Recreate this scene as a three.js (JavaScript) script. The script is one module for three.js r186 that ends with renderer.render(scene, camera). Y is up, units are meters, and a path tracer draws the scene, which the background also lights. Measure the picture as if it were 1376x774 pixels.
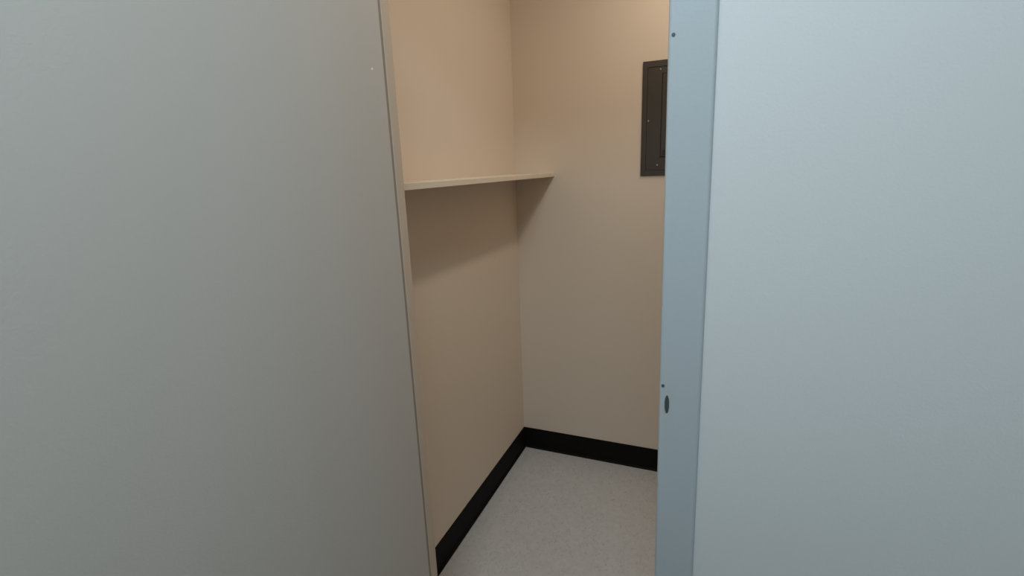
import * as THREE from 'three';
import { RoundedBoxGeometry } from 'three/addons/geometries/RoundedBoxGeometry.js';
import { RectAreaLightUniformsLib } from 'three/addons/lights/RectAreaLightUniformsLib.js';
import { mergeGeometries } from 'three/addons/utils/BufferGeometryUtils.js';
import { Brush, Evaluator, SUBTRACTION } from 'three-bvh-csg';

// ---------------------------------------------------------------- camera, lights, exposure
const scene = new THREE.Scene();
const camera = new THREE.PerspectiveCamera(60.633, 1376 / 774, 0.02, 30);
camera.position.set(0, 1.6, 0);
camera.rotation.set(-0.23728, 0.39569, -0.03727, 'YXZ');
scene.add(camera);
const renderer = new THREE.WebGLRenderer({ antialias: true });
renderer.toneMapping = THREE.LinearToneMapping;
renderer.toneMappingExposure = 1.98;
renderer.shadowMap.enabled = true;
RectAreaLightUniformsLib.init();

const CLOSET_LAMP = { x: -0.065, z: -1.70, w: 0.09, l: 1.0, color: new THREE.Color().setRGB(1.0, 0.88, 0.73), power: 11.6 };
const HALL_LAMP = { x: -0.12, z: 0.15, w: 0.6, l: 0.6, color: new THREE.Color().setRGB(0.70, 0.89, 1.0), power: 9.2 };

// ---------------------------------------------------------------- sizes of the place (metres)
const XL = -0.974, XR = 0.50, ZB = -2.437;          // closet left, right and back wall faces
const ZF = -0.997;                                  // closet face of the front wall
const XJ = -0.68;                                   // left jamb face
const ZH = -0.905;                                  // hall face of the front wall
const XO = -0.084;                                  // right side of the opening
const HEAD = 2.30, CEIL = 2.75, T = 0.12;
const HX = 1.5, HZ = 2.3;                           // hall right wall, hall end wall

// ---------------------------------------------------------------- helpers
let seed = 7;
const rnd = () => ((seed = (seed * 1664525 + 1013904223) >>> 0) / 4294967296);
function noiseTexture(n, fn, srgb) {
  const d = new Uint8Array(n * n * 4);
  for (let y = 0; y < n; y++) for (let x = 0; x < n; x++) {
    const c = fn(x, y), i = (y * n + x) * 4;
    d[i] = c[0]; d[i + 1] = c[1]; d[i + 2] = c[2]; d[i + 3] = 255;
  }
  const t = new THREE.DataTexture(d, n, n, THREE.RGBAFormat);
  t.wrapS = t.wrapT = THREE.RepeatWrapping; t.magFilter = THREE.LinearFilter; t.minFilter = THREE.LinearMipmapLinearFilter;
  t.generateMipmaps = true; if (srgb) t.colorSpace = THREE.SRGBColorSpace; t.needsUpdate = true;
  return t;
}
function lattice(n) { const a = new Float32Array(n * n); for (let i = 0; i < a.length; i++) a[i] = rnd(); return a; }
function smooth(a, n, u, v) {                        // tiling value noise, u and v in cells
  const x0 = Math.floor(u), y0 = Math.floor(v), s = (t) => t * t * (3 - 2 * t), fx = s(u - x0), fy = s(v - y0);
  const g = (x, y) => a[(((y % n) + n) % n) * n + (((x % n) + n) % n)];
  return (g(x0, y0) * (1 - fx) + g(x0 + 1, y0) * fx) * (1 - fy) + (g(x0, y0 + 1) * (1 - fx) + g(x0 + 1, y0 + 1) * fx) * fy;
}
function metricUV(g) {                               // uv in metres, by the dominant axis of each face
  if (g.index) g = g.toNonIndexed();
  const p = g.attributes.position, nn = g.attributes.normal, uv = new Float32Array(p.count * 2);
  for (let i = 0; i < p.count; i++) {
    const ax = Math.abs(nn.getX(i)), ay = Math.abs(nn.getY(i)), az = Math.abs(nn.getZ(i));
    if (ay >= ax && ay >= az) { uv[2 * i] = p.getX(i); uv[2 * i + 1] = p.getZ(i); }
    else if (ax >= az) { uv[2 * i] = p.getZ(i); uv[2 * i + 1] = p.getY(i); }
    else { uv[2 * i] = p.getX(i); uv[2 * i + 1] = p.getY(i); }
  }
  g.setAttribute('uv', new THREE.BufferAttribute(uv, 2));
  return g;
}
function bx(x0, x1, y0, y1, z0, z1, r = 0) {
  const g = r ? new RoundedBoxGeometry(x1 - x0, y1 - y0, z1 - z0, 3, r) : new THREE.BoxGeometry(x1 - x0, y1 - y0, z1 - z0);
  g.translate((x0 + x1) / 2, (y0 + y1) / 2, (z0 + z1) / 2);
  return metricUV(g);
}
function obj(name, geometries, m, parent = scene) {
  const list = Array.isArray(geometries) ? geometries : [geometries];
  const mesh = new THREE.Mesh(list.length > 1 ? mergeGeometries(list) : list[0], m);
  mesh.name = name; mesh.castShadow = mesh.receiveShadow = true; parent.add(mesh);
  return mesh;
}
function struct(name, geometries, m, label, category) {
  const o = obj(name, geometries, m);
  o.userData = { kind: 'structure', label, category };
  return o;
}
function thing(name, label, category, x, y, z) {
  const g = new THREE.Group(); g.name = name; g.position.set(x, y, z);
  g.userData = { label, category }; scene.add(g);
  return g;
}
const rgb = (r, g, b) => new THREE.Color().setRGB(r, g, b);

// ---------------------------------------------------------------- materials
const La = lattice(64), Lb = lattice(128), Lc = lattice(256);
const paintBump = noiseTexture(512, (x, y) => {      // roller stipple, one tile is 0.35 m
  const v = 0.55 * smooth(Lb, 128, x / 4, y / 4) + 0.45 * smooth(Lc, 256, x / 2, y / 2), c = Math.round(255 * v);
  return [c, c, c];
});
paintBump.repeat.set(1 / 0.35, 1 / 0.35);
const paint = (c, rough = 0.62) => new THREE.MeshStandardMaterial({ color: c, roughness: rough, bumpMap: paintBump, bumpScale: 0.00014 });
const M = {
  cream: paint(rgb(0.735, 0.635, 0.53)),
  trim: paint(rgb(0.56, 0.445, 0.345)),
  jointShade: new THREE.MeshStandardMaterial({ color: rgb(0.31, 0.25, 0.20), roughness: 0.85 }),  // dark fill colour that paints the shadow of the joint gap
  shelf: paint(rgb(0.74, 0.66, 0.54), 0.5),
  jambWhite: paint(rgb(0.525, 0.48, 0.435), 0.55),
  frame: paint(rgb(0.53, 0.555, 0.565), 0.42),
  hallWall: paint(rgb(0.78, 0.76, 0.74), 0.65),
  carpet: new THREE.MeshStandardMaterial({ color: rgb(0.09, 0.075, 0.06), roughness: 0.95 }),
  ceiling: new THREE.MeshStandardMaterial({ color: rgb(0.78, 0.76, 0.72), roughness: 0.9 }),
  rubber: new THREE.MeshPhysicalMaterial({ color: rgb(0.0035, 0.0033, 0.003), roughness: 0.7, specularIntensity: 0.35 }),
  panel: new THREE.MeshStandardMaterial({ color: rgb(0.062, 0.054, 0.045), roughness: 0.42, metalness: 0.25 }),
  panelDark: new THREE.MeshStandardMaterial({ color: rgb(0.02, 0.019, 0.018), roughness: 0.5 }),
  screw: new THREE.MeshStandardMaterial({ color: rgb(0.35, 0.33, 0.30), roughness: 0.35, metalness: 0.8 }),
  strike: new THREE.MeshStandardMaterial({ color: rgb(0.12, 0.125, 0.12), roughness: 0.45, metalness: 0.4 }),
  fitting: new THREE.MeshStandardMaterial({ color: rgb(0.8, 0.8, 0.78), roughness: 0.5 }),
};
// vinyl composition tile: grey ground with fine darker and lighter chips, one tile of texture is 1.2 m
const floorMap = noiseTexture(1024, (x, y) => {
  const chip = smooth(Lc, 256, x / 4, y / 7), chip2 = smooth(Lb, 128, x / 8 + 3.3, y / 8), big = smooth(La, 64, x / 16, y / 16);
  let v = 194 + 8 * (big - 0.5);
  if (chip > 0.80) v -= 13 * Math.min(1, (chip - 0.80) / 0.08);
  if (chip2 > 0.84) v -= 12 * Math.min(1, (chip2 - 0.84) / 0.06);
  if (chip < 0.16) v += 5;
  return [v, v * 0.99, v * 0.985];
}, true);
floorMap.repeat.set(1 / 1.2, 1 / 1.2);
M.floor = new THREE.MeshStandardMaterial({ map: floorMap, roughness: 0.45 });

// ---------------------------------------------------------------- the shell
struct('floor', bx(-1.3, HX + T, -T, 0, ZB - T, -0.95), M.floor, 'pale grey speckled vinyl floor of the closet', 'floor');
struct('floor_outside', bx(-1.3, HX + T, -T, 0, -0.95, HZ + T), M.carpet, 'dark carpet floor outside the closet', 'floor');
struct('ceiling', bx(-1.3, HX + T, CEIL, CEIL + T, ZB - T, HZ + T), M.ceiling, 'plain white ceiling above the closet', 'ceiling');
struct('wall_back', bx(XL - T, XR + T, 0, CEIL, ZB - T, ZB), M.cream, 'cream painted back wall holding the dark electrical panel', 'wall');
struct('wall_left', bx(XL - T, XL, 0, CEIL, ZB, ZF + 0.0295), M.cream, 'cream painted closet side wall carrying the shelf', 'wall');
struct('wall_right', bx(XR, XR + T, 0, CEIL, ZB, ZF), M.cream, 'cream closet side wall hidden behind the pale blue jamb', 'wall');
struct('wall_front', [
  bx(XO + 0.03, HX + T, 0, CEIL, ZF, ZH),
  bx(XJ, XO + 0.03, HEAD + 0.03, CEIL, ZF, ZH),
], M.hallWall, 'white wall to the right of the closet opening', 'wall');
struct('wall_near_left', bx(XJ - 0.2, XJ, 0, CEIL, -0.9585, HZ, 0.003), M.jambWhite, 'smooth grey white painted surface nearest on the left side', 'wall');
struct('wall_near_right', bx(HX, HX + T, 0, CEIL, ZH, HZ), M.hallWall, 'white side wall outside the closet, right', 'wall');
struct('wall_behind', bx(-1.0, HX + T, 0, CEIL, HZ, HZ + T), M.hallWall, 'white wall facing the closet opening', 'wall');

{
  const g = new THREE.SphereGeometry(0.0032, 12, 6, 0, 2 * Math.PI, 0, Math.PI / 2); g.scale(1, 0.35, 1); g.rotateZ(-Math.PI / 2); g.translate(XJ - 0.0002, 1.812, -0.916);
  obj('nail_head', g, M.fitting, scene.getObjectByName('wall_near_left')).userData.label = 'tiny pale nail head';
}
// left jamb end: a narrow cream strip behind a joint whose shadow is painted dark
struct('trim_1', bx(XL, XJ - 0.0005, 0, CEIL, ZF, ZF + 0.0300, 0.002), M.trim, 'narrow cream strip behind the painted joint shadow, edging the left opening', 'door trim');
obj('joint', bx(XL + 0.1, XJ - 0.0018, 0.001, CEIL - 0.001, ZF + 0.0297, -0.9583), M.jointShade, scene.getObjectByName('trim_1')).userData.label = 'dark brown strip standing in for the shadow in the joint';
// right jamb: pale blue, slightly out of plumb, with the strike and two screws
const jamb = new THREE.Group(); jamb.name = 'trim_2'; jamb.position.set(XO + 0.0110, 0, ZH);
jamb.userData = { kind: 'structure', label: 'pale blue grey door jamb with dark strike mark at right', category: 'door trim' };
jamb.rotation.z = 0.010; scene.add(jamb);
{
  obj('jamb_board', bx(0.004, 0.078, 0.002, HEAD, -0.088, 0.008, 0.006), M.frame, jamb);
  const slot = new THREE.Shape();                                  // rounded lip of the strike
  slot.absellipse(0, 0, 0.0036, 0.0175, 0, 2 * Math.PI, false);
  const sg = new THREE.ExtrudeGeometry(slot, { depth: 0.0012, bevelEnabled: true, bevelThickness: 0.0005, bevelSize: 0.0006, bevelSegments: 2, curveSegments: 10 });
  sg.translate(0.0188, 1.156, 0.008);
  obj('strike_lip', sg, M.strike, jamb).userData.label = 'dark oval strike lip';
  for (const [x, y] of [[0.0108, 1.193], [0.0122, 1.799]]) {
    const g = new THREE.CylinderGeometry(0.0026, 0.003, 0.0016, 14); g.rotateX(Math.PI / 2); g.translate(x, y, 0.0086);
    obj('screw', g, M.strike, jamb);
  }
}
struct('trim_3', bx(XJ, XO + 0.0001, HEAD, HEAD + 0.03, ZF + 0.004, ZH + 0.006, 0.004), M.frame, 'pale blue head trim above the closet opening', 'door trim');

// black rubber cove base, a profile with a toe swept along each wall
function coveBase(length) {
  const s = new THREE.Shape(), h = 0.124;
  s.moveTo(0, 0); s.lineTo(0.0125, 0); s.lineTo(0.0125, 0.0022);
  s.quadraticCurveTo(0.0042, 0.004, 0.0034, 0.016);
  s.lineTo(0.0034, h - 0.002); s.quadraticCurveTo(0.0034, h, 0.0016, h); s.lineTo(0, h); s.closePath();
  return new THREE.ExtrudeGeometry(s, { depth: length, bevelEnabled: false, curveSegments: 8 });
}
{
  const a = coveBase(ZF - ZB - 0.0005); a.translate(XL, 0.0003, ZB + 0.0002);
  struct('baseboard_left', a, M.rubber, 'black rubber cove base along the closet side wall under the shelf', 'baseboard');
  const b = coveBase(XR - XL - 0.004); b.rotateY(-Math.PI / 2); b.translate(XR, 0.0003, ZB);
  struct('baseboard_back', b, M.rubber, 'black rubber cove base along the back wall', 'baseboard');
}

// ---------------------------------------------------------------- objects
const shelf = thing('wall_shelf', 'narrow cream painted shelf board fixed along the side wall', 'shelf', XL, 1.554, ZB);
obj('shelf_board', bx(0.0003, 0.2065, 0, 0.019, 0.0003, ZF - ZB - 0.0005, 0.0012), M.shelf, shelf);
obj('front_edge', bx(0.2062, 0.21, 0, 0.0192, 0.0003, ZF - ZB - 0.0005, 0.0016), M.shelf, shelf);

{
  const W = 0.372, H = 0.4985;                                      // flush cover of the electrical panel
  const p = thing('electrical_panel', 'dark grey brown metal electrical panel recessed in the back wall', 'electrical panel', -0.3395, 1.545, ZB);
  const ev = new Evaluator(); ev.useGroups = false;
  const cut = (a, b) => ev.evaluate(a, b, SUBTRACTION);
  const brush = (g) => { const b = new Brush(g); b.updateMatrixWorld(); return b; };
  const frame = cut(brush(bx(0, W, 0, H, 0.0002, 0.008, 0.0022)), brush(bx(0.022, W - 0.022, 0.024, H - 0.026, -0.02, 0.05)));
  obj('cover_frame', frame.geometry, M.panel, p);
  const dx0 = 0.088, dx1 = W - 0.04, dy0 = 0.085, dy1 = H - 0.058;
  const plate = cut(brush(bx(0.0223, W - 0.0223, 0.0243, H - 0.0263, 0.0002, 0.0055, 0.001)), brush(bx(dx0 - 0.003, dx1 + 0.003, dy0 - 0.003, dy1 + 0.003, -0.02, 0.05)));
  obj('cover_plate', plate.geometry, M.panel, p);
  obj('backing', bx(dx0 - 0.003, dx1 + 0.003, dy0 - 0.003, dy1 + 0.003, 0.0002, 0.0012), M.panelDark, p);
  const door = obj('door', bx(dx0, dx1, dy0, dy1, 0.0014, 0.0092, 0.0016), M.panel, p);
  obj('latch', bx(dx0 + 0.008, dx0 + 0.034, dy0 + 0.008, dy0 + 0.030, 0.0090, 0.0108, 0.0008), M.panelDark, door);
  for (const [x, y] of [[0.0765, 0.470 - 0.01], [0.0255 + 0.004, 0.244], [0.0745, 0.047], [W - 0.0765, 0.46], [W - 0.0295, 0.244], [W - 0.0745, 0.047]]) {
    const g = new THREE.SphereGeometry(0.0042, 14, 6, 0, 2 * Math.PI, 0, Math.PI / 2); g.scale(1, 0.5, 1); g.rotateX(Math.PI / 2); g.translate(x, y, 0.0054);
    obj('screw', g, M.screw, p);
  }
}

// ceiling fittings that light the place: a strip light in the closet and a panel in the hall
function ceilingLight(name, label, { x, z, w, l, color, power }) {
  const t = thing(name, label, 'ceiling light', x, CEIL, z);
  obj('housing', bx(-w / 2 - 0.02, w / 2 + 0.02, -0.05, -0.0005, -l / 2 - 0.02, l / 2 + 0.02, 0.006), M.fitting, t);
  const glow = new THREE.MeshStandardMaterial({ color: rgb(0.9, 0.9, 0.9), emissive: color, emissiveIntensity: 1.2, roughness: 0.6 });
  obj('diffuser', bx(-w / 2, w / 2, -0.056, -0.0495, -l / 2, l / 2, 0.002), glow, t);
  const a = new THREE.RectAreaLight(color, power, w, l);
  a.position.set(0, -0.060, 0); a.rotation.x = -Math.PI / 2; t.add(a);
}
ceilingLight('strip_light', 'warm strip light on the closet ceiling, above the shelf', CLOSET_LAMP);
ceilingLight('panel_light', 'cool white light panel on the ceiling outside the closet', HALL_LAMP);

renderer.render(scene, camera);
